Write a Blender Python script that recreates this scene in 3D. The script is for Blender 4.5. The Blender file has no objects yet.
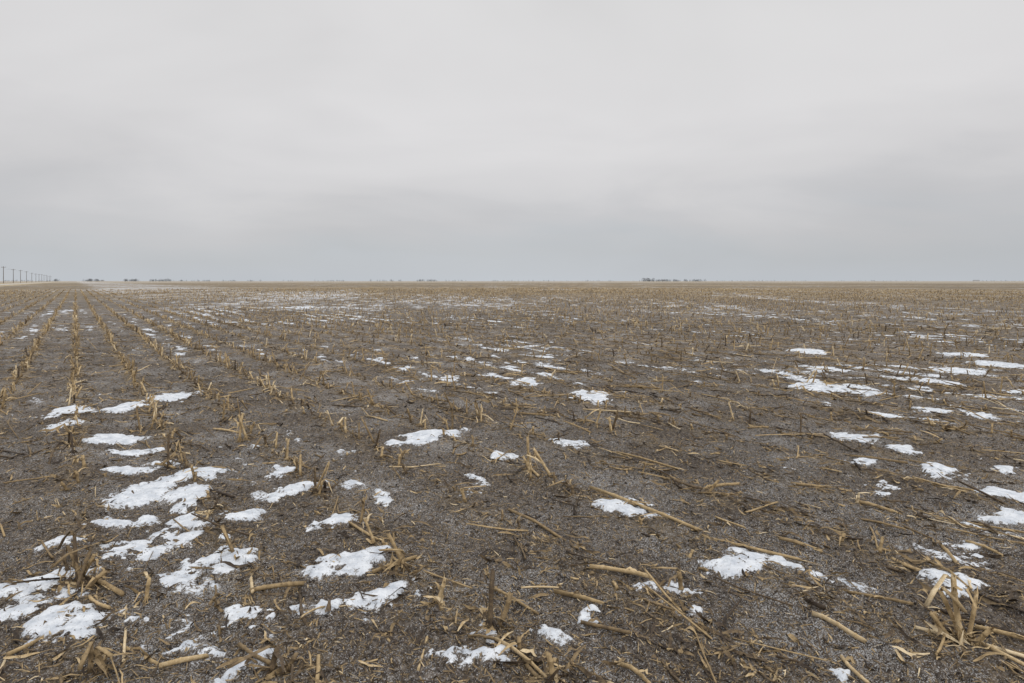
import bpy, math, numpy as np
from math import radians
rng = np.random.default_rng(11)
sc = bpy.context.scene
sc.view_settings.view_transform='Standard'; sc.view_settings.look='None'; sc.view_settings.exposure=0
TH = radians(32.6); CT, ST = math.cos(TH), math.sin(TH)   # row heading
def rowco(X,Y): return CT*X+ST*Y, -ST*X+CT*Y
def world(lat,al): return CT*lat-ST*al, ST*lat+CT*al
ROW=0.74

# ------------------------------------------------------------ noise
G = rng.random((256,256))*2-1
def vnoise(x,y):
    xi=np.floor(x).astype(np.int64); yi=np.floor(y).astype(np.int64)
    fx=x-xi; fy=y-yi
    fx=fx*fx*(3-2*fx); fy=fy*fy*(3-2*fy)
    a=G[xi&255,yi&255]; b=G[(xi+1)&255,yi&255]; c=G[xi&255,(yi+1)&255]; d=G[(xi+1)&255,(yi+1)&255]
    return (a*(1-fx)+b*fx)*(1-fy)+(c*(1-fx)+d*fx)*fy
def fbm(x,y,o=4,g=0.5):
    s=0;a=1;t=0
    for i in range(o):
        s=s+a*vnoise(x,y); t+=a; a*=g
        x,y=(x*1.6-y*1.2)+17.3,(x*1.2+y*1.6)+5.1
    return s/t
def sstep(a,b,x):
    t=np.clip((x-a)/(b-a),0,1); return t*t*(3-2*t)

def hlow(X,Y):
    lat,al=rowco(X,Y); d=np.hypot(X,Y)
    return 0.022*fbm(X/1.3,Y/1.3,2)*(1-sstep(60,200,d)) + 0.014*np.cos(2*math.pi*lat/ROW)*(1-sstep(15,40,d))
def height(X,Y):
    d=np.hypot(X,Y); f=1-sstep(20,45,d)
    return hlow(X,Y)+f*(0.020*fbm(X/0.16+9,Y/0.16,2)+0.021*fbm(X/0.045,Y/0.045+3,3,0.65))

# snow drifts lying on the field: x, y, half width, half depth, slant (metres / radians)
DR=[(1.01,8.83,.23,.40,0),(4.32,9.57,.36,.34,-.5),(4.7,9.1,.2,.2,0),(-.78,6.53,.16,.42,-.75),(.73,4.51,.15,.15,0),(1.22,3.62,.15,.12,.4),(1.45,3.54,.14,.10,0),
(.83,3.19,.06,.06,0),(.755,3.37,.07,.035,0),(3.28,6.53,.2,.2,0),(3.40,5.42,.12,.13,0),(3.49,6.13,.09,.14,0),(3.94,5.51,.12,.16,0),
(3.46,4.72,.13,.22,0),(3.13,4.29,.12,.11,0),(2.20,3.37,.11,.10,0),(4.86,7.94,.2,.22,0),(5.2,7.6,.12,.2,0),(-1.56,4.90,.2,.12,.3),(-1.13,4.25,.10,.07,0),
(-.93,3.60,.15,.08,.7),(-.80,3.74,.13,.08,.6),(-.63,3.26,.18,.065,.85),(-.88,3.16,.08,.05,0),(-1.56,3.58,.14,.15,0),(-1.20,2.98,.18,.075,.6),(-1.33,2.86,.1,.06,.3),
(-2.50,5.15,.16,.36,-.5),(-2.62,4.75,.19,.17,0),(-2.25,4.75,.12,.3,.2),(-2.06,3.88,.20,.09,0),(-2.2,3.78,.11,.08,0),(-1.88,3.99,.13,.08,0),(-3.70,6.44,.25,.2,0),(-3.35,5.99,.26,.12,0),
(-2.34,3.36,.22,.10,.6),(-2.15,3.10,.23,.10,.6),(-1.88,2.96,.19,.11,.5),(-2.57,3.88,.10,.07,0),(-4.38,8.76,.22,.4,0),(-4.6,8.1,.18,.26,0),(-5.06,7.82,.22,.28,0),(-4.66,7.11,.14,.2,0),
(-.15,2.82,.11,.06,0),(-.19,2.68,.12,.08,.4),(.10,2.98,.13,.05,0),(-.06,5.79,.12,.10,0),(.53,6.25,.15,.12,0),(.19,10.04,.2,.3,0),(-1.83,5.28,.08,.12,0),
(-1.35,2.78,.07,.04,0),(6.25,14.4,.35,.5,0),(6.1,10.35,.3,.2,0),(8.71,12.2,.3,.5,0),(9.08,13.8,.4,.4,0),(1.28,2.62,.04,.06,0),(2.54,3.81,.09,.055,0),
(-1.18,5.15,.12,.09,0),(.95,4.38,.10,.06,0),(2.92,5.72,.10,.10,0),(-2.0,4.25,.13,.09,.3),(-3.0,5.5,.2,.09,0),(7.4,11.3,.35,.4,0),(5.3,11.5,.3,.3,0),(6.9,9.2,.25,.2,0),(4.1,7.6,.15,.2,0),(-1.75,4.35,.09,.09,0),
(-1.05,2.66,.08,.05,.5),(-2.45,4.3,.12,.08,.4),(.35,3.05,.05,.035,0),(2.75,4.9,.07,.06,0),(-.35,4.9,.06,.05,0),(3.05,3.75,.07,.05,.3)]
def snowF(X,Y):
    d=np.hypot(X,Y)
    wx=X+0.12*fbm(X/.2,Y/.2,3)+.06*fbm(X/.05,Y/.05,2); wy=Y+0.13*fbm(X/.2+40,Y/.2+7,3)+.06*fbm(X/.05+8,Y/.05,2)
    F=np.full(X.shape,-1.0)
    for (x,y,a,b,s) in DR:
        dx=wx-x; dy=wy-y
        m=(np.abs(dx)<2)&(np.abs(dy)<2)
        c,sn=math.cos(s),math.sin(s)
        u=(dx[m]*c+dy[m]*sn)/(a*1.14); v=(-dx[m]*sn+dy[m]*c)/(b*1.14)
        f=(1-np.hypot(u,v))*min(a,b)
        F[m]=np.maximum(F[m],f)
    F=F+0.10*fbm(X/.12+3,Y/.12,4,.6)
    lat,al=rowco(X,Y)
    n=fbm(lat/.20,al/.50,4,.7)+0.60*fbm(lat/2.2+50,al/5+9,2)-.20*np.cos(2*math.pi*lat/ROW)
    band=sstep(0,5,lat)*(1-sstep(16,34,lat))*sstep(20,36,al)
    rightz=sstep(.35,.75,X/np.maximum(Y,.1))*sstep(6,10,d)*(1-sstep(22,40,d))
    leftz=(1-sstep(1.2,2.4,lat))*sstep(-1.9,-.6,lat)*sstep(3.2,5,d)
    th=0.60-0.24*band-0.10*rightz-0.18*leftz+0.06*(1-sstep(3.5,7,d))-0.05*sstep(9,14,d)
    F2=(n-th)*0.14
    return np.maximum(F,F2)
def snowZ(X,Y,F):
    return hlow(X,Y)+np.clip(F*0.36,-0.06,0.012)+np.clip(F*.09,0,0.012)+0.010*fbm(X/.07,Y/.07,3)

# ------------------------------------------------------------ node helpers
def newmat(name):
    m=bpy.data.materials.new(name); m.use_nodes=True
    nt=m.node_tree; b=nt.nodes['Principled BSDF']; return m,nt,b
class N:
    def __init__(s,nt): s.nt=nt; s.L=nt.links
    def n(s,t,**k):
        x=s.nt.nodes.new(t)
        for a,v in k.items(): setattr(x,a,v)
        return x
    def put(s,sock,v):
        if hasattr(v,'is_output') or isinstance(v,bpy.types.NodeSocket): s.L.new(v,sock)
        else: sock.default_value=v
    def math(s,op,a,b=0,c=0,clamp=False):
        x=s.n('ShaderNodeMath',operation=op,use_clamp=clamp); s.put(x.inputs[0],a); s.put(x.inputs[1],b)
        if op=='MULTIPLY_ADD': s.put(x.inputs[2],c)
        return x.outputs[0]
    def mix(s,f,a,b,bt='MIX'):
        x=s.n('ShaderNodeMix',data_type='RGBA',blend_type=bt)
        s.put(x.inputs[0],f); s.put(x.inputs[6],a); s.put(x.inputs[7],b); return x.outputs[2]
    def noise(s,vec,scale,detail=4,rough=.5,dist=0):
        x=s.n('ShaderNodeTexNoise'); x.inputs['Scale'].default_value=scale; x.inputs['Detail'].default_value=detail
        x.inputs['Roughness'].default_value=rough; x.inputs['Distortion'].default_value=dist
        if vec is not None: s.L.new(vec,x.inputs['Vector'])
        return x.outputs[0]
    def ramp(s,f,pts):
        x=s.n('ShaderNodeValToRGB'); e=x.color_ramp.elements
        while len(e)>1: e.remove(e[-1])
        e[0].position=pts[0][0]; e[0].color=(*pts[0][1],1)
        for p,c in pts[1:]:
            q=e.new(p); q.color=(*c,1)
        s.put(x.inputs[0],f); return x.outputs[0]
    def mr(s,v,a,b,c=0,d=1):
        x=s.n('ShaderNodeMapRange',interpolation_type='SMOOTHSTEP'); s.put(x.inputs[0],v)
        for i,q in enumerate((a,b,c,d)): s.put(x.inputs[i+1],q)
        return x.outputs[0]
    def map(s,vec,rot=(0,0,0),scale=(1,1,1)):
        x=s.n('ShaderNodeMapping'); s.L.new(vec,x.inputs[0]); x.inputs['Rotation'].default_value=rot; x.inputs['Scale'].default_value=scale
        return x.outputs[0]
C4=lambda r,g,b:(r,g,b,1)

# ground material
def soilcolor(k,pos):
    n1=k.noise(pos,1.1,6,.65); n2=k.noise(pos,38,6,.7); n3=k.noise(pos,150,3,.6); n4=k.noise(pos,75,3,.6)
    soil=k.ramp(n2,[(.33,(.022,.018,.015)),(.5,(.084,.068,.056)),(.64,(.175,.15,.128))])
    fr=k.math('ADD',n3,k.math('MULTIPLY',k.math('SUBTRACT',n1,.5),.45))
    fr=k.math('MULTIPLY',k.mr(fr,.53,.64),.82)
    col=k.mix(fr,soil,C4(.48,.48,.485))
    sv=k.map(pos,rot=(0,0,-TH),scale=(90,20,50)); sf=k.mr(k.noise(sv,1,3,.5),.585,.665)
    sv2=k.map(pos,rot=(0,0,.7),scale=(110,25,50)); sf2=k.mr(k.noise(sv2,1,3,.5),.605,.685)
    sf=k.math('MAXIMUM',sf,sf2)
    stc=k.ramp(n4,[(.35,(.095,.068,.042)),(.65,(.33,.25,.15))])
    return k.mix(k.math('MULTIPLY',sf,.78),col,stc),n1,n2,n3
mg,nt,b=newmat('soil'); k=N(nt)
pos=k.n('ShaderNodeNewGeometry').outputs['Position']
rowv=k.map(pos,rot=(0,0,-TH))
sep=k.n('ShaderNodeSeparateXYZ'); k.L.new(rowv,sep.inputs[0]); lat,al=sep.outputs[0],sep.outputs[1]
ln=k.n('ShaderNodeVectorMath',operation='LENGTH'); k.L.new(pos,ln.inputs[0]); dist=ln.outputs['Value']
col,n1,n2,n3=soilcolor(k,pos)
rw=k.math('COSINE',k.math('MULTIPLY',lat,2*math.pi/ROW))
rw=k.math('MULTIPLY',k.mr(rw,.25,1),k.mr(k.noise(k.map(pos,rot=(0,0,-TH),scale=(3,1.2,1)),1,5,.7),.38,.60))
col=k.mix(k.math('MULTIPLY',k.math('MULTIPLY',rw,.6),k.mr(dist,5,16,.35,1)),col,C4(.25,.19,.115))
# broad damp / dry tone changes
tone=k.noise(k.map(pos,rot=(0,0,-TH),scale=(.16,.07,.1)),1,4,.6)
col=k.mix(1.0,col,k.ramp(tone,[(.36,(.80,.80,.80)),(.62,(1.14,1.13,1.12))]),'MULTIPLY')
# distant field: stubble tones, then haze put into the colour by distance
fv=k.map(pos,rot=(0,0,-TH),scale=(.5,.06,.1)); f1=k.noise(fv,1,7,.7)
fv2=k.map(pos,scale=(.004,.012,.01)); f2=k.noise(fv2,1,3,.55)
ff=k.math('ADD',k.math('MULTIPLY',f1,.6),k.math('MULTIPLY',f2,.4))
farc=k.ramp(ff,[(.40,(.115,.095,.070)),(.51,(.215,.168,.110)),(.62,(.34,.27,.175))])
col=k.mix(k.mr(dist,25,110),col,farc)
vfar_haze=k.ramp(f2,[(.38,(.36,.31,.23)),(.5,(.25,.20,.14)),(.58,(.46,.43,.39))])
col=k.mix(k.mr(dist,300,1000),col,vfar_haze)
band=k.math('MULTIPLY',k.mr(lat,0,6),k.math('SUBTRACT',1,k.mr(lat,18,40)))
band=k.math('MULTIPLY',band,k.mr(al,28,40))
s1=k.noise(k.map(pos,rot=(0,0,-TH),scale=(1.1,.35,1)),1,6,.7)
s2=k.noise(k.map(pos,rot=(0,0,-TH),scale=(.12,.02,1)),1,2,.5)
sv=k.math('ADD',s1,k.math('MULTIPLY',k.math('SUBTRACT',s2,.5),.5))
sv=k.math('ADD',sv,k.math('MULTIPLY',band,.10))
sm=k.math('MULTIPLY',k.mr(sv,.57,.67),k.mr(dist,32,42))
col=k.mix(k.math('MULTIPLY',sm,.7),col,C4(.62,.635,.67))
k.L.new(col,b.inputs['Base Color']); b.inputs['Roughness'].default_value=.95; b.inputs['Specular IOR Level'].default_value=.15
bp=k.n('ShaderNodeBump'); bp.inputs['Strength'].default_value=1.0; bp.inputs['Distance'].default_value=.014
hh=k.math('ADD',k.math('MULTIPLY',n2,.9),k.math('MULTIPLY',n3,.35))
k.L.new(hh,bp.inputs['Height']); k.L.new(bp.outputs[0],b.inputs['Normal'])

# snow (thin edges let the soil through)
ms,nt,b=newmat('snow'); k=N(nt); pos=k.n('ShaderNodeNewGeometry').outputs['Position']
thick=k.n('ShaderNodeAttribute',attribute_name='tint').outputs['Fac']
a1=k.noise(pos,14,5,.65); a2=k.noise(pos,110,3,.6); a3=k.noise(pos,36,5,.75)
c=k.ramp(a1,[(.35,(.47,.505,.56)),(.62,(.72,.745,.785))])
c=k.mix(k.mr(a2,.62,.70),c,C4(.20,.155,.11))
sc_,q1,q2,q3=soilcolor(k,pos)
cov=k.math('ADD',thick,k.math('MULTIPLY',k.math('SUBTRACT',a3,.5),.22))
c=k.mix(k.mr(cov,-.004,.016),sc_,c)
k.L.new(c,b.inputs['Base Color']); b.inputs['Roughness'].default_value=.8; b.inputs['Specular IOR Level'].default_value=.2
bp=k.n('ShaderNodeBump'); bp.inputs['Strength'].default_value=.7; bp.inputs['Distance'].default_value=.016
k.L.new(k.math('ADD',a3,k.math('MULTIPLY',a2,.3)),bp.inputs['Height']); k.L.new(bp.outputs[0],b.inputs['Normal'])

def strawmat(name,bright=1.0):
    m,nt,b=newmat(name); k=N(nt); pos=k.n('ShaderNodeNewGeometry').outputs['Position']
    at=k.n('ShaderNodeAttribute',attribute_name='tint').outputs['Fac']
    nz=k.noise(pos,45,4,.65); nf=k.noise(pos,260,2,.5)
    t=k.math('ADD',at,k.math('MULTIPLY',k.math('SUBTRACT',nz,.5),.7))
    t=k.math('ADD',t,k.math('MULTIPLY',k.math('SUBTRACT',nf,.5),.35),clamp=True)
    q=bright
    c=k.ramp(t,[(0,(.035,.027,.022)),(.25,(.105*q,.077*q,.052*q)),(.5,(.25*q,.18*q,.098*q)),(.75,(.45*q,.33*q,.18*q)),(1,(.66*q,.54*q,.36*q))])
    k.L.new(c,b.inputs['Base Color']); b.inputs['Roughness'].default_value=.8; b.inputs['Specular IOR Level'].default_value=.2
    bp=k.n('ShaderNodeBump'); bp.inputs['Strength'].default_value=.6; bp.inputs['Distance'].default_value=.003
    k.L.new(nf,bp.inputs['Height']); k.L.new(bp.outputs[0],b.inputs['Normal'])
    return m
mst=strawmat('dry_corn_stalk'); mlf=strawmat('dry_corn_leaf',.92)
mc,nt,b=newmat('soil_clod'); k=N(nt); pos=k.n('ShaderNodeNewGeometry').outputs['Position']
at=k.n('ShaderNodeAttribute',attribute_name='tint').outputs['Fac']
c=k.ramp(k.math('ADD',k.math('MULTIPLY',k.noise(pos,90,4,.7),.6),k.math('MULTIPLY',at,.4)),[(.3,(.024,.019,.016)),(.55,(.09,.073,.061)),(.75,(.19,.168,.145))])
c=k.mix(k.math('MULTIPLY',k.mr(k.noise(pos,210,2,.5),.56,.64),.75),c,C4(.47,.47,.475))
k.L.new(c,b.inputs['Base Color']); b.inputs['Roughness'].default_value=.95; b.inputs['Specular IOR Level'].default_value=.15

def flat(name,col,rough=.85,var=.25,scale=1.0):
    m,nt,b=newmat(name); k=N(nt); pos=k.n('ShaderNodeNewGeometry').outputs['Position']
    f=k.mr(k.noise(pos,scale,5,.6),.3,.7)
    c=k.mix(f,C4(*[x*(1-var) for x in col]),C4(*[min(1,x*(1+var)) for x in col]))
    k.L.new(c,b.inputs['Base Color']); b.inputs['Roughness'].default_value=rough; return m

# ------------------------------------------------------------ mesh helper
def mkmesh(name,V,Q=None,T=None,mat=None,tint=None,smooth=True):
    me=bpy.data.meshes.new(name)
    Q=np.zeros((0,4),np.int32) if Q is None else np.asarray(Q,np.int32).reshape(-1,4)
    T=np.zeros((0,3),np.int32) if T is None else np.asarray(T,np.int32).reshape(-1,3)
    me.vertices.add(len(V)); me.vertices.foreach_set('co',np.asarray(V,np.float32).ravel())
    loops=np.concatenate([Q.ravel(),T.ravel()]).astype(np.int32)
    me.loops.add(len(loops)); me.loops.foreach_set('vertex_index',loops)
    tot=np.concatenate([np.full(len(Q),4),np.full(len(T),3)]).astype(np.int32)
    st=np.concatenate([[0],np.cumsum(tot)[:-1]]).astype(np.int32)
    me.polygons.add(len(tot)); me.polygons.foreach_set('loop_start',st); me.polygons.foreach_set('loop_total',tot)
    me.polygons.foreach_set('use_smooth',np.full(len(tot),smooth))
    if tint is not None:
        a=me.attributes.new('tint','FLOAT','POINT'); a.data.foreach_set('value',np.asarray(tint,np.float32))
    me.update(calc_edges=True)
    if mat: me.materials.append(mat)
    ob=bpy.data.objects.new(name,me); sc.collection.objects.link(ob); return ob

# ------------------------------------------------------------ ground + snow
front=np.arange(-60,60.01,.17); back=np.arange(65,299,5.0)
ang=np.radians(np.concatenate([front,back])); na=len(ang)
r=[0.8]
while r[-1]<42: r.append(r[-1]*(1.0052 if r[-1]>1.6 else 1.05))
while r[-1]<9500: r.append(r[-1]*1.016)
r=np.array(r); nr=len(r)
R,A=np.meshgrid(r,ang,indexing='ij'); X=R*np.sin(A); Y=R*np.cos(A)
H=height(X,Y)
ii=np.arange(nr-1)[:,None]*na; jj=np.arange(na)[None,:]; j2=(jj+1)%na
Q=np.stack([ii+jj,ii+j2,ii+na+j2,ii+na+jj],-1).reshape(-1,4)[:,::-1]
V=np.stack([X,Y,H],-1).reshape(-1,3); V=np.vstack([V,[[0,0,0]]])
T=np.stack([np.arange(na),np.full(na,len(V)-1),(np.arange(na)+1)%na],-1)[:,::-1]
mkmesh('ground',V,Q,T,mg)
nfr=len(front)
ni=int(np.searchsorted(r,42))
Xs,Ys=X[:ni,:nfr],Y[:ni,:nfr]
F=snowF(Xs,Ys); Z=snowZ(Xs,Ys,F)
i0=(np.arange(ni-1)[:,None]*nfr+np.arange(nfr-1)[None,:])
m=(F>-0.06); mm=m[:-1,:-1]|m[1:,:-1]|m[:-1,1:]|m[1:,1:]
i0=i0[mm]; Qs=np.stack([i0,i0+nfr,i0+nfr+1,i0+1],-1)
Vs=np.stack([Xs,Ys,Z],-1).reshape(-1,3)
u,inv=np.unique(Qs,return_inverse=True)
mkmesh('snow_patches',Vs[u],inv.reshape(-1,4),None,ms,F.ravel()[u])

# ------------------------------------------------------------ variants
def tube(path,rad,sides=7,jag=0.0,oval=.88):
    P=np.array(path,float); n=len(P); Tn=np.gradient(P,axis=0); Tn/=np.linalg.norm(Tn,axis=1)[:,None]+1e-9
    ref=np.array([0.13,0.97,0.2]) if abs(Tn[0][1])<.8 else np.array([1,0,.1])
    V=[]
    for i in range(n):
        u=np.cross(Tn[i],ref); u/=np.linalg.norm(u); w=np.cross(Tn[i],u)
        for s in range(sides):
            a=2*math.pi*s/sides; p=P[i]+rad[i]*(math.cos(a)*u+math.sin(a)*w*oval)
            if i==n-1: p=p+Tn[i]*rng.uniform(-jag,jag)
            if i==0: p=p-Tn[i]*rng.uniform(-jag,jag)*.5
            V.append(p)
    Q=[];T=[]
    for i in range(n-1):
        for s in range(sides):
            Q.append((i*sides+s,i*sides+(s+1)%sides,(i+1)*sides+(s+1)%sides,(i+1)*sides+s))
    base=len(V); V.append(P[-1]-Tn[-1]*rad[-1]*.8); V.append(P[0]+Tn[0]*rad[0]*.5)
    for s in range(sides):
        T.append(((n-1)*sides+s,(n-1)*sides+(s+1)%sides,base)); T.append(((s+1)%sides,s,base+1))
    return np.array(V),np.array(Q),np.array(T)
def ribbon(path,wid,side,twist=0):
    P=np.array(path,float); n=len(P); V=[];Q=[]
    side=np.array(side,float)
    for i in range(n):
        t=i/(n-1); a=twist*t; up=np.array([0,0,1.0])
        s=side*math.cos(a)+up*math.sin(a)
        V+= [P[i]-s*wid[i], P[i]-np.array([0,0,1])*wid[i]*.35, P[i]+s*wid[i]]
    for i in range(n-1):
        for q in range(2): Q.append((i*3+q,i*3+q+1,i*3+4+q,i*3+3+q))
    return np.array(V),np.array(Q),np.zeros((0,3),int)
def join(parts):
    V=[];Q=[];T=[];o=0;E=[]
    for p in parts:
        v,q,t=p[:3]; e=p[3] if len(p)>3 else 0
        V.append(v); Q.append(np.asarray(q,int).reshape(-1,4)+o); T.append(np.asarray(t,int).reshape(-1,3)+o); E.append(np.full(len(v),float(e))); o+=len(v)
    return np.vstack(V),np.vstack(Q),np.vstack(T),np.concatenate(E)
U=rng.uniform
def nodes_profile(n_nodes,r0):
    ts=[0.0];rs=[r0*1.05]
    for i in range(n_nodes):
        c=(i+U(.35,.65))/n_nodes
        for dt,f in ((-.03,.96),(0,1.22),(.03,.96)): ts.append(c+dt); rs.append(r0*f)
    ts.append(1.0); rs.append(r0*.92); return np.array(ts),np.array(rs)
def standing(kind):
    parts=[]; r0=U(.0085,.0115); bx,by=U(-.02,.02,2)
    ts,rs=nodes_profile(2,r0); z=ts
    rs=rs*(1+.3*np.exp(-z/.08))
    path=np.stack([bx*z*z,by*z*z,z-.06],-1)
    parts.append((*tube(path,rs,8,jag=.06 if kind!=2 else .14),0))
    for i in range(rng.integers(5,9)):
        a=U(0,6.28); L=U(.02,.045); c,s=math.cos(a),math.sin(a)
        p=[(c*.006,s*.006,.17),(c*.02,s*.02,.10),(c*(.02+L*.5),s*(.02+L*.5),-.03)]
        parts.append((*tube(p,[.003,.0028,.0015],4),-.18))
    for i in range(rng.integers(1,4)):
        a=U(0,6.28); c,s=math.cos(a),math.sin(a); L=U(.03,.11); z0=U(.2,.85)
        p=[(c*(.011+L*t**1.5),s*(.011+L*t**1.5),z0+.22*math.sin(t*2.6)*U(.7,1.2)-.5*t*t*U(.3,1)) for t in np.linspace(0,1,7)]
        w=[.008,.009,.008,.007,.006,.004,.001]
        parts.append((*ribbon(p,np.array(w)*U(.5,1.1),(-s,c,0),U(-1.5,1.5)),U(-.15,.2)))
    if kind==2:
        for i in range(5):
            a=U(0,6.28); c,s=math.cos(a)*.008,math.sin(a)*.008
            L=U(.05,.35)
            p=[(c,s,.9),(c*1.5,s*1.5,.95+L*.5),(c*U(1,4),s*U(1,4),.95+L)]
            parts.append((*ribbon(p,[.005,.004,.001],(-s*100,c*100,0)),.15))
    if kind==3:
        a=U(0,6.28); c,s=math.cos(a),math.sin(a); L=U(.06,.16)
        p=[(0,0,.93),(c*.012,s*.012,1.0),(c*L*.6,s*L*.6,.85),(c*L,s*L,.85-U(.1,.5))]
        parts.append((*tube(p,[r0*.9,r0*.8,r0*.95,r0*.9],7,jag=.008),.1))
    return join(parts)
def lying(kind):
    nn=[1,2,3][kind%3]; r0=U(.0075,.011); ts,rs=nodes_profile(nn,r0)
    kink=U(-.03,.03); kc=U(.3,.7); bw=U(-.012,.012)
    path=np.stack([ts-.5,bw*np.sin(ts*3.1)+kink*np.abs(ts-kc),.008*np.sin(ts*U(2,5))],-1)
    parts=[(*tube(path,rs,8,jag=.035,oval=U(.55,.9)),0)]
    for i in range(rng.integers(0,3)):
        x0=U(-.4,.4); sgn=rng.choice([-1,1]); L=U(.1,.3)
        p=[(x0+L*t,sgn*(.008+U(.01,.03)*t),.008+.02*math.sin(t*3)*U(0,1)) for t in np.linspace(0,1,6)]
        parts.append((*ribbon(p,np.array([.007,.008,.007,.006,.004,.001]),(0,1,.2),U(-1.5,1.5)),U(-.1,.2)))
    if kind%3==0:
        for i in range(4):
            y=U(-.007,.007); p=[(.48,y,.0),(.55,y*1.5,.005),(.48+U(.06,.25),y*U(1,4),U(-.005,.012))]
            parts.append((*ribbon(p,[.004,.003,.001],(0,1,0)),.15))
    return join(parts)
def leaf(kind):
    n=8; L=U(.05,.24); w=U(.0025,.010) if kind%5 else U(.010,.016); cur=rng.normal(0,.7); lift=U(.003,.03)
    x=0;y=0;a=0;P=[]; ph=U(0,3)
    for i in range(n):
        t=i/(n-1); P.append((x-L/2,y,.004+lift*abs(math.sin(t*3.0+ph))**1.5)); x+=L/n*math.cos(a); y+=L/n*math.sin(a); a+=cur/n+rng.normal(0,.08)
    W=w*np.array([.5,.8,1,1,.95,.8,.5,.15])*rng.uniform(.6,1.3,8)
    v,q,t=ribbon(P,W,(0.05,1,0),U(-2.5,2.5)); return v,q,t,rng.uniform(-.12,.12,len(v))
def chip(kind):
    L=U(.006,.032); w=U(.0010,.0032); b=U(-.3,.3)*L
    V=np.array([(-L,-w,0),(-L*.9,w,.001),(0,w+b*.3,.004),(0,-w+b*.3,.003),(L,w*.5,.001),(L*1.05,-w*.4,0)])
    return V,np.array([(0,3,2,1),(3,5,4,2)]),np.zeros((0,3),int),np.zeros(6)
def clod(kind):
    V=[];idx={}
    for x in(-1,0,1):
        for y in(-1,0,1):
            for z in(-1,0,1):
                if (x,y,z)!=(0,0,0):
                    idx[(x,y,z)]=len(V); p=np.array([x,y,z],float); p/=np.linalg.norm(p); V.append(p*U(.68,1.2)*np.array([1,.85,.7]))
    Q=[]
    for ax in range(3):
        for sg in(-1,1):
            for a in(-1,0):
                for b in(-1,0):
                    c=[]
                    for (da,db) in((0,0),(1,0),(1,1),(0,1)):
                        t=[0,0,0]; t[ax]=sg; t[(ax+1)%3]=a+da; t[(ax+2)%3]=b+db; c.append(idx[tuple(t)])
                    Q.append(c if sg>0 else c[::-1])
    return np.array(V),np.array(Q),np.zeros((0,3),int),np.zeros(len(V))
def simple(kind):
    z=np.array([-.05,.5,1.0]); bx,by=U(-.05,.05,2)
    v,q,t=tube(np.stack([bx*z,by*z,z],-1),[.014,.011,.011],4,jag=.08)
    parts=[(v,q,t,0)]
    for i in range(2):
        a=U(0,6.28); c,s=math.cos(a),math.sin(a); L=U(.04,.10)
        p=[(c*.01,s*.01,U(.4,.9)),(c*L*.5,s*L*.5,U(.5,1)),(c*L,s*L,U(0,.4))]
        parts.append((*ribbon(p,[.007,.008,.003],(-s,c,0)),U(-.1,.1)))
    return join(parts)
def rot_standing(lean,yaw):
    n=len(yaw); z=np.stack([lean[:,0],lean[:,1],np.ones(n)],-1); z/=np.linalg.norm(z,axis=1)[:,None]
    x0=np.stack([np.cos(yaw),np.sin(yaw),np.zeros(n)],-1)
    y=np.cross(z,x0); y/=np.linalg.norm(y,axis=1)[:,None]; x=np.cross(y,z)
    return np.stack([x,y,z],-1)
def rot_lying(heading,pitch,roll):
    n=len(heading)
    x=np.stack([np.cos(heading)*np.cos(pitch),np.sin(heading)*np.cos(pitch),np.sin(pitch)],-1)
    up=np.stack([np.zeros(n),np.zeros(n),np.ones(n)],-1)
    y=np.cross(up,x); y/=np.linalg.norm(y,axis=1)[:,None]; z=np.cross(x,y)
    c,s=np.cos(roll)[:,None],np.sin(roll)[:,None]
    return np.stack([x,y*c+z*s,-y*s+z*c],-1)
class Bag:
    def __init__(s): s.V=[];s.Q=[];s.T=[];s.E=[];s.o=0
    def add(s,vs,pos,Rm,scl,tint):
        pick=rng.integers(0,len(vs),len(pos))
        M=Rm*scl[:,None,:]
        for v in range(len(vs)):
            m=np.where(pick==v)[0]
            if len(m)==0: continue
            vv,q,t,e=vs[v]; n=len(vv)
            W=np.einsum('nij,kj->nki',M[m],vv)+pos[m][:,None,:]
            off=(s.o+np.arange(len(m))*n)[:,None,None]
            s.V.append(W.reshape(-1,3)); s.Q.append((q[None]+off).reshape(-1,4)); s.T.append((t[None]+off).reshape(-1,3))
            s.E.append((tint[m][:,None]+e[None]).ravel()); s.o+=n*len(m)
    def build(s,name,mat,smooth=True):
        return mkmesh(name,np.vstack(s.V),np.vstack(s.Q),np.vstack(s.T),mat,np.concatenate(s.E),smooth)
def P3(x,y,dz=0): return np.stack([x,y,height(x,y)+dz],-1)
def fan(n,d0,d1,p,half=50):
    a=2-p; u=U(0,1,n); d=(d0**a+u*(d1**a-d0**a))**(1/a) if abs(a)>1e-6 else d0*(d1/d0)**u
    th=np.radians(U(-half,half,n)); return d*np.sin(th),d*np.cos(th)
def torow(x,y,frac,sd):
    la,a=rowco(x,y); n=len(x)
    la=np.where(U(0,1,n)<frac,np.round(la/ROW)*ROW+rng.normal(0,sd,n),la); return world(la,a)

SV=[standing(i%4) for i in range(16)]; LV=[lying(i) for i in range(20)]; FV=[leaf(i) for i in range(30)]
CV=[chip(i) for i in range(20)]; DV=[clod(i) for i in range(14)]; XV=[simple(i) for i in range(10)]

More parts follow.
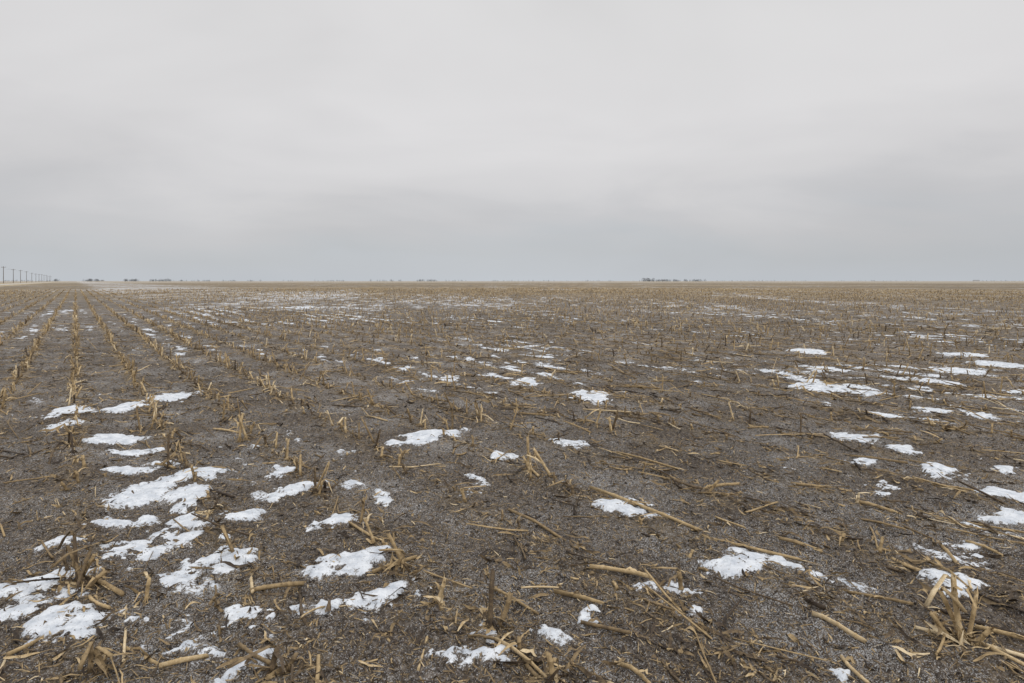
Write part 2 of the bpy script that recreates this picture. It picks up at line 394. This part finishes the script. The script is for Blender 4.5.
# ---------------- standing stubble in rows
def row_points(dmax,step,prob,sd=.028):
    out=[]
    for i in range(-18,int(dmax/ROW)+2):
        lat=i*ROW; a=np.arange(-dmax,dmax,step); a=a+U(-step*.45,step*.45,len(a))
        la=lat+rng.normal(0,sd,len(a)); x,y=world(la,a); d=np.hypot(x,y)
        m=(d<dmax)&(y>.8)&(np.abs(x)<1.15*y+1.5)
        x,y,la,a,d=x[m],y[m],la[m],a[m],d[m]
        m=U(0,1,len(x))<prob(x,y,la,a,d); out.append(np.stack([x[m],y[m],d[m],la[m]],-1))
    return np.vstack(out)
def prob_near(x,y,la,a,d):
    p=.26+.50*fbm(la/3+70,a/2,3)+.20*sstep(5,10,d)+.30*(1-sstep(2.5,6,la))*sstep(4.5,8,d)
    return np.clip(p,.04,.92)
pts=row_points(20,.165,prob_near)
m=(pts[:,2]>4.2)|(U(0,1,len(pts))<.45); pts=pts[m]; n=len(pts)
ptall=.22+.16*sstep(6,12,pts[:,2])+.10*(1-sstep(2.5,6,pts[:,3]))*sstep(4,6,pts[:,2])
hs=np.where(U(0,1,n)<ptall,U(.12,.25,n),U(.04,.11,n)); hs[pts[:,2]<5]*=.85
stub=Bag(); lean=rng.normal(0,.26,(n,2)); tall=hs>.12
tint=np.clip(rng.normal(.50,.19,n),.05,.95); tint[tall]+=.08
sw=U(.85,1.15,n)
stub.add(SV,P3(pts[:,0],pts[:,1]),rot_standing(lean,U(0,6.28,n)),np.stack([sw,sw,hs],-1),tint)
HS=[(-2.73,5.42,.28,0,.02,.25),(-1.72,3.21,.12,.03,0,.75),(-1.50,3.70,.19,-.5,.1,.45),(-2.57,6.44,.28,.03,0,.7),(-2.50,6.44,.26,-.3,0,.72),(-3.08,7.27,.20,.1,0,.5),
(-1.38,4.79,.20,0,0,.3),(-1.35,4.76,.13,.3,0,.6),(-.55,3.52,.21,-.5,.2,.6),(-.60,3.48,.12,.5,0,.5),(-.60,6.88,.28,.02,0,.4),(-.64,6.9,.12,-.4,0,.65),(.13,5.42,.26,0,0,.65),(.31,5.28,.28,-.62,0,.75),
(-.09,2.89,.27,-.04,.02,.25),(-.35,3.19,.12,.35,0,.75),(1.85,2.81,.27,-.15,.1,.78),(1.87,2.83,.22,-.35,.2,.7),(1.89,2.79,.10,.6,-.2,.6),(1.83,2.84,.13,-.7,.3,.65),(.825,3.32,.12,-.1,0,.5),
(-3.75,6.88,.2,-.2,0,.45),(-3.64,6.88,.17,.25,0,.55),(-2.11,3.32,.27,-.1,0,.25),(-2.07,3.30,.22,-.4,.2,.4),(-2.13,3.36,.16,.5,.1,.6),(-2.03,3.26,.12,.7,0,.55),(-2.09,3.27,.2,.15,.3,.35),
(.152,2.54,.10,0,.1,.55),(-1.57,2.54,.12,.1,0,.4),(-1.53,2.57,.1,-.4,0,.5),(-.91,2.58,.11,.1,0,.3),(-.86,2.6,.08,.5,.2,.4),(-.05,2.93,.14,.5,.1,.5),(1.91,2.86,.18,.3,.1,.6)]
hx=np.array(HS); n=len(hx)
stub.add(SV,P3(hx[:,0],hx[:,1]),rot_standing(hx[:,3:5],U(0,6.28,n)),np.stack([np.ones(n)*1.1,np.ones(n)*1.1,hx[:,2]],-1),hx[:,5])
def prob_far(x,y,la,a,d):
    p=(.60+.6*fbm(la/6+70,a/9,3))*np.clip(36/np.maximum(d,1),.25,1)
    return np.clip(p,.03,.97)*sstep(19,20,d)
pf=row_points(140,.24,prob_far); n=len(pf); print('far stubble',n)
hs=np.where(U(0,1,n)<.4,U(.12,.23,n),U(.05,.13,n)); sw=np.clip(pf[:,2]/45,1,2.2)
stub.add(XV,P3(pf[:,0],pf[:,1]),rot_standing(rng.normal(0,.28,(n,2)),U(0,6.28,n)),np.stack([sw,sw,hs],-1),np.clip(rng.normal(.60,.17,n),.1,1))
stub.build('corn_stubble',mst)

# ---------------- fallen stalks
fall=Bag()
HL=[(.555,4.86,1.11,4.03,.7),(1.10,4.00,1.54,3.65,.66),(.40,3.52,.685,3.39,.75),(-.05,2.81,.14,2.55,.78),(-1.36,2.63,-1.20,2.69,.78),(1.35,3.07,1.475,2.85,.85),(1.316,2.74,1.33,2.55,.8),
(1.91,2.85,1.98,2.62,.8),(-.01,4.47,.38,3.84,.5),(1.285,4.32,1.40,4.11,.75),(2.30,4.57,2.47,4.29,.65),(-1.04,4.25,-.72,3.88,.65),(-1.82,3.21,-2.06,3.37,.55),(1.385,4.90,1.68,5.05,.65),
(.44,2.67,.53,2.55,.65),(2.43,3.88,2.31,3.48,.65),(-.175,2.85,-.02,2.80,.45),(-1.23,3.21,-1.0,3.30,.55),(-1.99,2.70,-1.93,2.85,.65),(-.7,3.45,-.5,3.62,.65),(-1.95,3.15,-1.8,3.05,.7),(.2,3.3,.42,3.15,.65),(-.1,3.35,.12,3.1,.55),(.3,3.0,.5,2.9,.4),
(2.0,2.95,2.2,2.8,.7),(1.6,3.3,1.85,3.15,.5),(-1.1,2.75,-.9,2.6,.45),(2.8,4.2,3.1,3.95,.6),(3.0,5.1,3.4,4.8,.65),(.9,5.9,1.3,5.4,.6)]
h=np.array(HL); n=len(h); L=np.hypot(h[:,2]-h[:,0],h[:,3]-h[:,1])
cx,cy=(h[:,0]+h[:,2])/2,(h[:,1]+h[:,3])/2
fall.add(LV,P3(cx,cy,.013),rot_lying(np.arctan2(h[:,3]-h[:,1],h[:,2]-h[:,0]),np.zeros(n),U(-.5,.5,n)),np.stack([L,np.ones(n)*1.1,np.ones(n)*1.1],-1),h[:,4])
ROWH=math.atan2(CT,-ST)
def lay(n,d0,d1,p,lo,hi,wm=1,tm=.46):
    x,y=fan(n,d0,d1,p); x,y=torow(x,y,.68,.12); la,a=rowco(x,y)
    keep=(fbm(la/2+20,a/2.5,2)+U(-.5,.5,n))>-.25; x,y=x[keep],y[keep]; n=len(x)
    hd=ROWH+np.where(U(0,1,n)<.64,rng.normal(0,.34,n),U(0,6.28,n)); L=lo+(hi-lo)*U(0,1,n)**2.0
    w=U(.35,1.0,n)*wm
    pitch=np.where(U(0,1,n)<.13,U(.05,.35,n),rng.normal(0,.03,n))
    fall.add(LV,P3(x,y,.005+np.sin(np.abs(pitch))*L*.4),rot_lying(hd,pitch,U(-3,3,n)),np.stack([L,w,w],-1),np.clip(rng.normal(tm,.23,n),.02,1))
lay(1100,1.9,8,1.0,.05,.48); lay(4800,7,26,1.2,.07,.65,1,.48); lay(7500,24,90,1.4,.15,.7,1.4,.58)
fall.build('fallen_corn_stalks',mst)

# ---------------- leaves, chaff, clods
lv=Bag()
def leaves(n,d0,d1,p,s0,s1,tm=.36):
    x,y=fan(n,d0,d1,p); x,y=torow(x,y,.5,.11); s=U(s0,s1,n)
    hd=np.where(U(0,1,n)<.4,ROWH+rng.normal(0,.4,n),U(0,6.28,n))
    lv.add(FV,P3(x,y,.002),rot_lying(hd,rng.normal(0,.10,n),rng.normal(0,.3,n)),np.stack([s,s,s],-1),np.clip(rng.normal(tm,.23,n),0,1))
leaves(8000,1.9,9,1.2,.3,1.0); leaves(10500,8,35,1.4,.6,1.5,.44)
hp=hx[np.repeat(np.arange(len(hx)),8)]; n=len(hp)
x=hp[:,0]+rng.normal(0,.06,n); y=hp[:,1]+rng.normal(0,.06,n); s=U(.4,1,n)
lv.add(FV,P3(x,y,.012),rot_lying(U(0,6.28,n),rng.normal(0,.5,n),rng.normal(0,.6,n)),np.stack([s,s,s],-1),np.clip(rng.normal(.46,.2,n),0,.95))
lv.build('corn_leaf_litter',mlf)
ch=Bag(); n=135000; x,y=fan(n,1.9,26,1.6); x,y=torow(x,y,.35,.12); s=U(.5,1.3,n)*np.clip(np.hypot(x,y)/7,1,2)
ch.add(CV,P3(x,y,.002),rot_lying(U(0,6.28,n),rng.normal(0,.25,n),rng.normal(0,.5,n)),np.stack([s,s,s],-1),np.clip(rng.normal(.37,.26,n),0,1))
ch.build('corn_chaff',mlf,False)
cl=Bag(); n=38000; x,y=fan(n,1.9,13,1.5); s=.0035+.013*U(0,1,n)**4
cl.add(DV,P3(x,y,0),rot_lying(U(0,6.28,n),U(-1,1,n),U(-3,3,n)),np.stack([s,s,s],-1),U(0,1,n))
cl.build('soil_clods',mc)

# ------------------------------------------------------------ road, verge
def strip(name,l0,l1,z,mat,crown=0,a0=-60,a1=7000):
    al=np.concatenate([np.arange(a0,400,6.0),np.geomspace(400,a1,60)]); ls=np.linspace(l0,l1,7); V=[];Q=[]
    for a in al:
        for j,l in enumerate(ls):
            e=1-abs(2*j/6-1)
            x,y=world(l+.25*math.sin(a*.31+j),a); V.append((x,y,(z+crown*e) if 0<j<6 else -.08))
    for i in range(len(al)-1):
        for j in range(6): Q.append((i*7+j,i*7+j+1,(i+1)*7+j+1,(i+1)*7+j))
    return mkmesh(name,V,Q,None,mat)
strip('grass_verge',-44,-14.5,.06,flat('winter_grass',(.34,.27,.165),.9,.35,.6),.02)
strip('gravel_road',-29,-21,.14,flat('gravel',(.42,.39,.35),.9,.2,2),.08)

# ------------------------------------------------------------ utility poles
mp=flat('weathered_pole_wood',(.13,.11,.10),.85,.3,3); mw=flat('wire_metal',(.12,.12,.12),.5,.1,1)
tops=[]
import bmesh
def box(bm,cx,cy,cz,sx,sy,sz,rot=0):
    vs=[]
    for dx,dy,dz in[(-1,-1,-1),(1,-1,-1),(1,1,-1),(-1,1,-1),(-1,-1,1),(1,-1,1),(1,1,1),(-1,1,1)]:
        x,y=dx*sx/2,dy*sy/2; c,s=math.cos(rot),math.sin(rot)
        vs.append(bm.verts.new((cx+x*c-y*s,cy+x*s+y*c,cz+dz*sz/2)))
    for f in[(0,3,2,1),(4,5,6,7),(0,1,5,4),(1,2,6,5),(2,3,7,6),(3,0,4,7)]: bm.faces.new([vs[i] for i in f])
def cyl(bm,cx,cy,z0,z1,r0,r1,n=10):
    a=[bm.verts.new((cx+r0*math.cos(6.2832*i/n),cy+r0*math.sin(6.2832*i/n),z0)) for i in range(n)]
    c=[bm.verts.new((cx+r1*math.cos(6.2832*i/n),cy+r1*math.sin(6.2832*i/n),z1)) for i in range(n)]
    for i in range(n): bm.faces.new((a[i],a[(i+1)%n],c[(i+1)%n],c[i]))
    bm.faces.new(c); bm.faces.new(a[::-1])
def bmobj(name,bm,mats,loc=(0,0,0),parent=None):
    me=bpy.data.meshes.new(name); bm.to_mesh(me); bm.free()
    for m_ in mats: me.materials.append(m_)
    o=bpy.data.objects.new(name,me); o.location=loc; sc.collection.objects.link(o)
    if parent: o.parent=parent
    return o
A0=-ST*(-310)+CT*415
for i in range(13):
    a=A0+i*80; lt=-37+U(-.3,.3); x,y=world(lt,a); hgt=10.2+U(-.7,.4)
    bm=bmesh.new(); cyl(bm,0,0,-.5,hgt,.20,.14)
    box(bm,0,0,hgt-.6,2.4,.13,.15,TH)
    for q in(-1.1,-.45,.45,1.1): cyl(bm,q*CT,q*ST,hgt-.52,hgt-.24,.07,.05,6)
    bmobj('utility_pole',bm,[mp],(x,y,0)); tops.append((x,y,hgt-.2))
V=[];Q=[]
for q in(-1.1,1.1):
    for i in range(len(tops)-1):
        p,w=np.array(tops[i]),np.array(tops[i+1]); o=np.array([q*CT,q*ST,0])
        pts_=[p+(w-p)*t+o-np.array([0,0,1.0])*4*t*(1-t) for t in np.linspace(0,1,9)]
        v,qq,t=tube(pts_,[.012]*9,4); b0=len(V); V+=list(v); Q+=[tuple(np.array(z)+b0) for z in qq]
mkmesh('power_line',V,Q,None,mw)

# ------------------------------------------------------------ distant trees and farmstead
mt=flat('bare_tree_crowns_hazed',(.15,.16,.175),.95,.3,.15)  # bare crowns, with blue-grey distance haze put into their base colour
tv=[];tq=[]
def tree(x,y,h,w):
    n=int(32+h*3.5)
    bx=len(tv)
    for (dx,dz,rr) in((0,-.3,.35),(.0,h*.45,.22)):
        for s in range(4):
            a=s*1.5708; tv.append((x+dx+rr*math.cos(a),y+rr*math.sin(a),dz))
    for s in range(4): tq.append((bx+s,bx+(s+1)%4,bx+4+(s+1)%4,bx+4+s))
    for i in range(n):
        a=U(0,6.28); t=U(.08,1); rr=w*.5*math.sin(math.pi*min(1,t*.85+.12))**.7*U(0,1)**.5
        c=np.array([x+rr*math.cos(a),y+rr*math.sin(a),t*h]); s=U(.3,.85)*h/9
        d1=rng.normal(0,1,3); d1/=np.linalg.norm(d1); d2=np.cross(d1,rng.normal(0,1,3)); d2/=np.linalg.norm(d2)
        b0=len(tv)
        for e,f in((-1,-.6),(1,-.8),(.8,1),(-.9,.7)): tv.append(tuple(c+d1*s*e+d2*s*f*.6))
        tq.append((b0,b0+1,b0+2,b0+3))
def belt(t0,t1,D,hmin,hmax,n,gap=0):
    for i in range(n):
        t=U(0,1); bear=(t0+(t1-t0)*t); D2=D*U(.97,1.03)
        if gap and vnoise(np.array([t*9.0]),np.array([D*.37]))[0]<gap-.5: continue
        h_=U(hmin,hmax); tree(bear*D2,D2,h_,h_*U(.8,1.6))
# (tangent of bearing from the view axis, distance)
belt(-.67,-.50,2700,5,11,210,.04); belt(-.52,-.36,3100,4,8,100,.25); belt(-.34,-.24,3400,4,8,50,.3); belt(-.21,-.02,3000,4,9,80,.3)
belt(-.14,-.11,2950,7,10,16); belt(-.03,.19,3600,4,8,60,.3); belt(.20,.284,2300,4,8.5,95); belt(.192,.208,2280,8,12,12); belt(.3,.76,4200,4,8,120,.3); belt(-.76,-.67,3500,5,8,30)
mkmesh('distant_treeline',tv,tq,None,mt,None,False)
mwall=flat('white_siding',(.5,.51,.52),.8,.08,.5); mroof=flat('roof_shingle',(.18,.18,.19),.9,.2,.5); mdk=flat('window_glass',(.04,.05,.06),.2,.1,1)
def gable(name,x,y,w,d,h,rh,mw_):
    e=bpy.data.objects.new(name,None); e.location=(x,y,0); sc.collection.objects.link(e)
    bm=bmesh.new(); box(bm,0,0,h/2-.1,w,d,h+.2)
    for s in(-1,1):
        a=bm.verts.new((s*w/2,-d/2,h)); b_=bm.verts.new((s*w/2,d/2,h)); c_=bm.verts.new((s*w/2,0,h+rh)); bm.faces.new((a,b_,c_))
    bmobj('walls',bm,[mw_],parent=e)
    bm=bmesh.new()
    for s in(-1,1):
        q=[(-w/2-.5,s*(d/2+.5),h-.15),(w/2+.5,s*(d/2+.5),h-.15),(w/2+.5,0,h+rh+.12),(-w/2-.5,0,h+rh+.12)]
        bm.faces.new([bm.verts.new(p) for p in q])
    bmobj('roof',bm,[mroof],parent=e)
    bm=bmesh.new()
    for i in range(3): box(bm,-w*.33+i*w*.33,-d/2-.04,h*.55,1.1,.08,1.4)
    bmobj('windows',bm,[mdk],parent=e)
    bm=bmesh.new(); box(bm,w*.16,-d/2-.05,1.05,1.1,.1,2.1); bmobj('door',bm,[mroof],parent=e)
gable('farmhouse',.222*2330,2330,11,8,3.4,2.4,mwall); gable('farmhouse',-.60*2800,2800,11,9,3.5,2.5,mwall); gable('machine_shed',.68*3600,3600,28,15,4.5,2.5,mwall)

# ------------------------------------------------------------ world, sun, camera
w=bpy.data.worlds.new('World'); sc.world=w; w.use_nodes=True; nt=w.node_tree; k=N(nt)
bg=nt.nodes['Background']; out=nt.nodes['World Output']
sun_el,sun_az=radians(38),radians(150)
sky=k.n('ShaderNodeTexSky',sky_type='NISHITA'); sky.sun_disc=False; sky.sun_elevation=sun_el; sky.sun_rotation=sun_az
k.L.new(sky.outputs[0],bg.inputs[0]); bg.inputs[1].default_value=.09
tc=k.n('ShaderNodeTexCoord').outputs['Generated']; sp=k.n('ShaderNodeSeparateXYZ'); k.L.new(tc,sp.inputs[0])
zc=sp.outputs[2]
cn=k.noise(k.map(tc,scale=(1.3,1.3,5.5),rot=(0,.08,0)),1.8,5,.5,.5)
cn2=k.noise(k.map(tc,scale=(1,1,2.4)),1.5,4,.5,.3)
zz=k.math('ADD',zc,k.math('MULTIPLY',k.math('SUBTRACT',cn,.5),.26))
zz=k.math('MAXIMUM',zz,0.0)
near=k.mr(zc,.0,.07)
zz2=k.math('ADD',k.math('MULTIPLY',zz,near),k.math('MULTIPLY',zc,k.math('SUBTRACT',1,near)))
cr=k.ramp(zz2,[(0,(.53,.56,.60)),(.03,(.52,.54,.565)),(.08,(.56,.56,.575)),(.14,(.635,.627,.635)),(.24,(.70,.69,.695)),(.42,(.695,.69,.69)),(.6,(1.0,1.0,1.0)),(1,(1.5,1.5,1.5))])
mul=k.mr(cn2,.3,.7,.93,1.06)
bg2=k.n('ShaderNodeBackground'); cr2=k.mix(1.0,cr,mul,'MULTIPLY'); k.L.new(cr2,bg2.inputs[0]); bg2.inputs[1].default_value=1.0
mx=k.n('ShaderNodeMixShader'); mx.inputs[0].default_value=.97
k.L.new(bg.outputs[0],mx.inputs[1]); k.L.new(bg2.outputs[0],mx.inputs[2]); k.L.new(mx.outputs[0],out.inputs[0])
sl=bpy.data.lights.new('sun','SUN'); sl.energy=1.1; sl.angle=radians(18); sl.color=(1,.97,.93)
so=bpy.data.objects.new('sun',sl); sc.collection.objects.link(so)
from mathutils import Vector
dirv=Vector((math.sin(sun_az)*math.cos(sun_el),math.cos(sun_az)*math.cos(sun_el),math.sin(sun_el)))
so.rotation_euler=dirv.to_track_quat('Z','Y').to_euler()
cd=bpy.data.cameras.new('camera'); cd.lens=24; cd.sensor_width=36; cd.clip_start=.05; cd.clip_end=20000; cd.shift_y=-60.5/1024
co=bpy.data.objects.new('camera',cd); co.location=(0,0,1.5); co.rotation_euler=(radians(90),0,0); sc.collection.objects.link(co); sc.camera=co
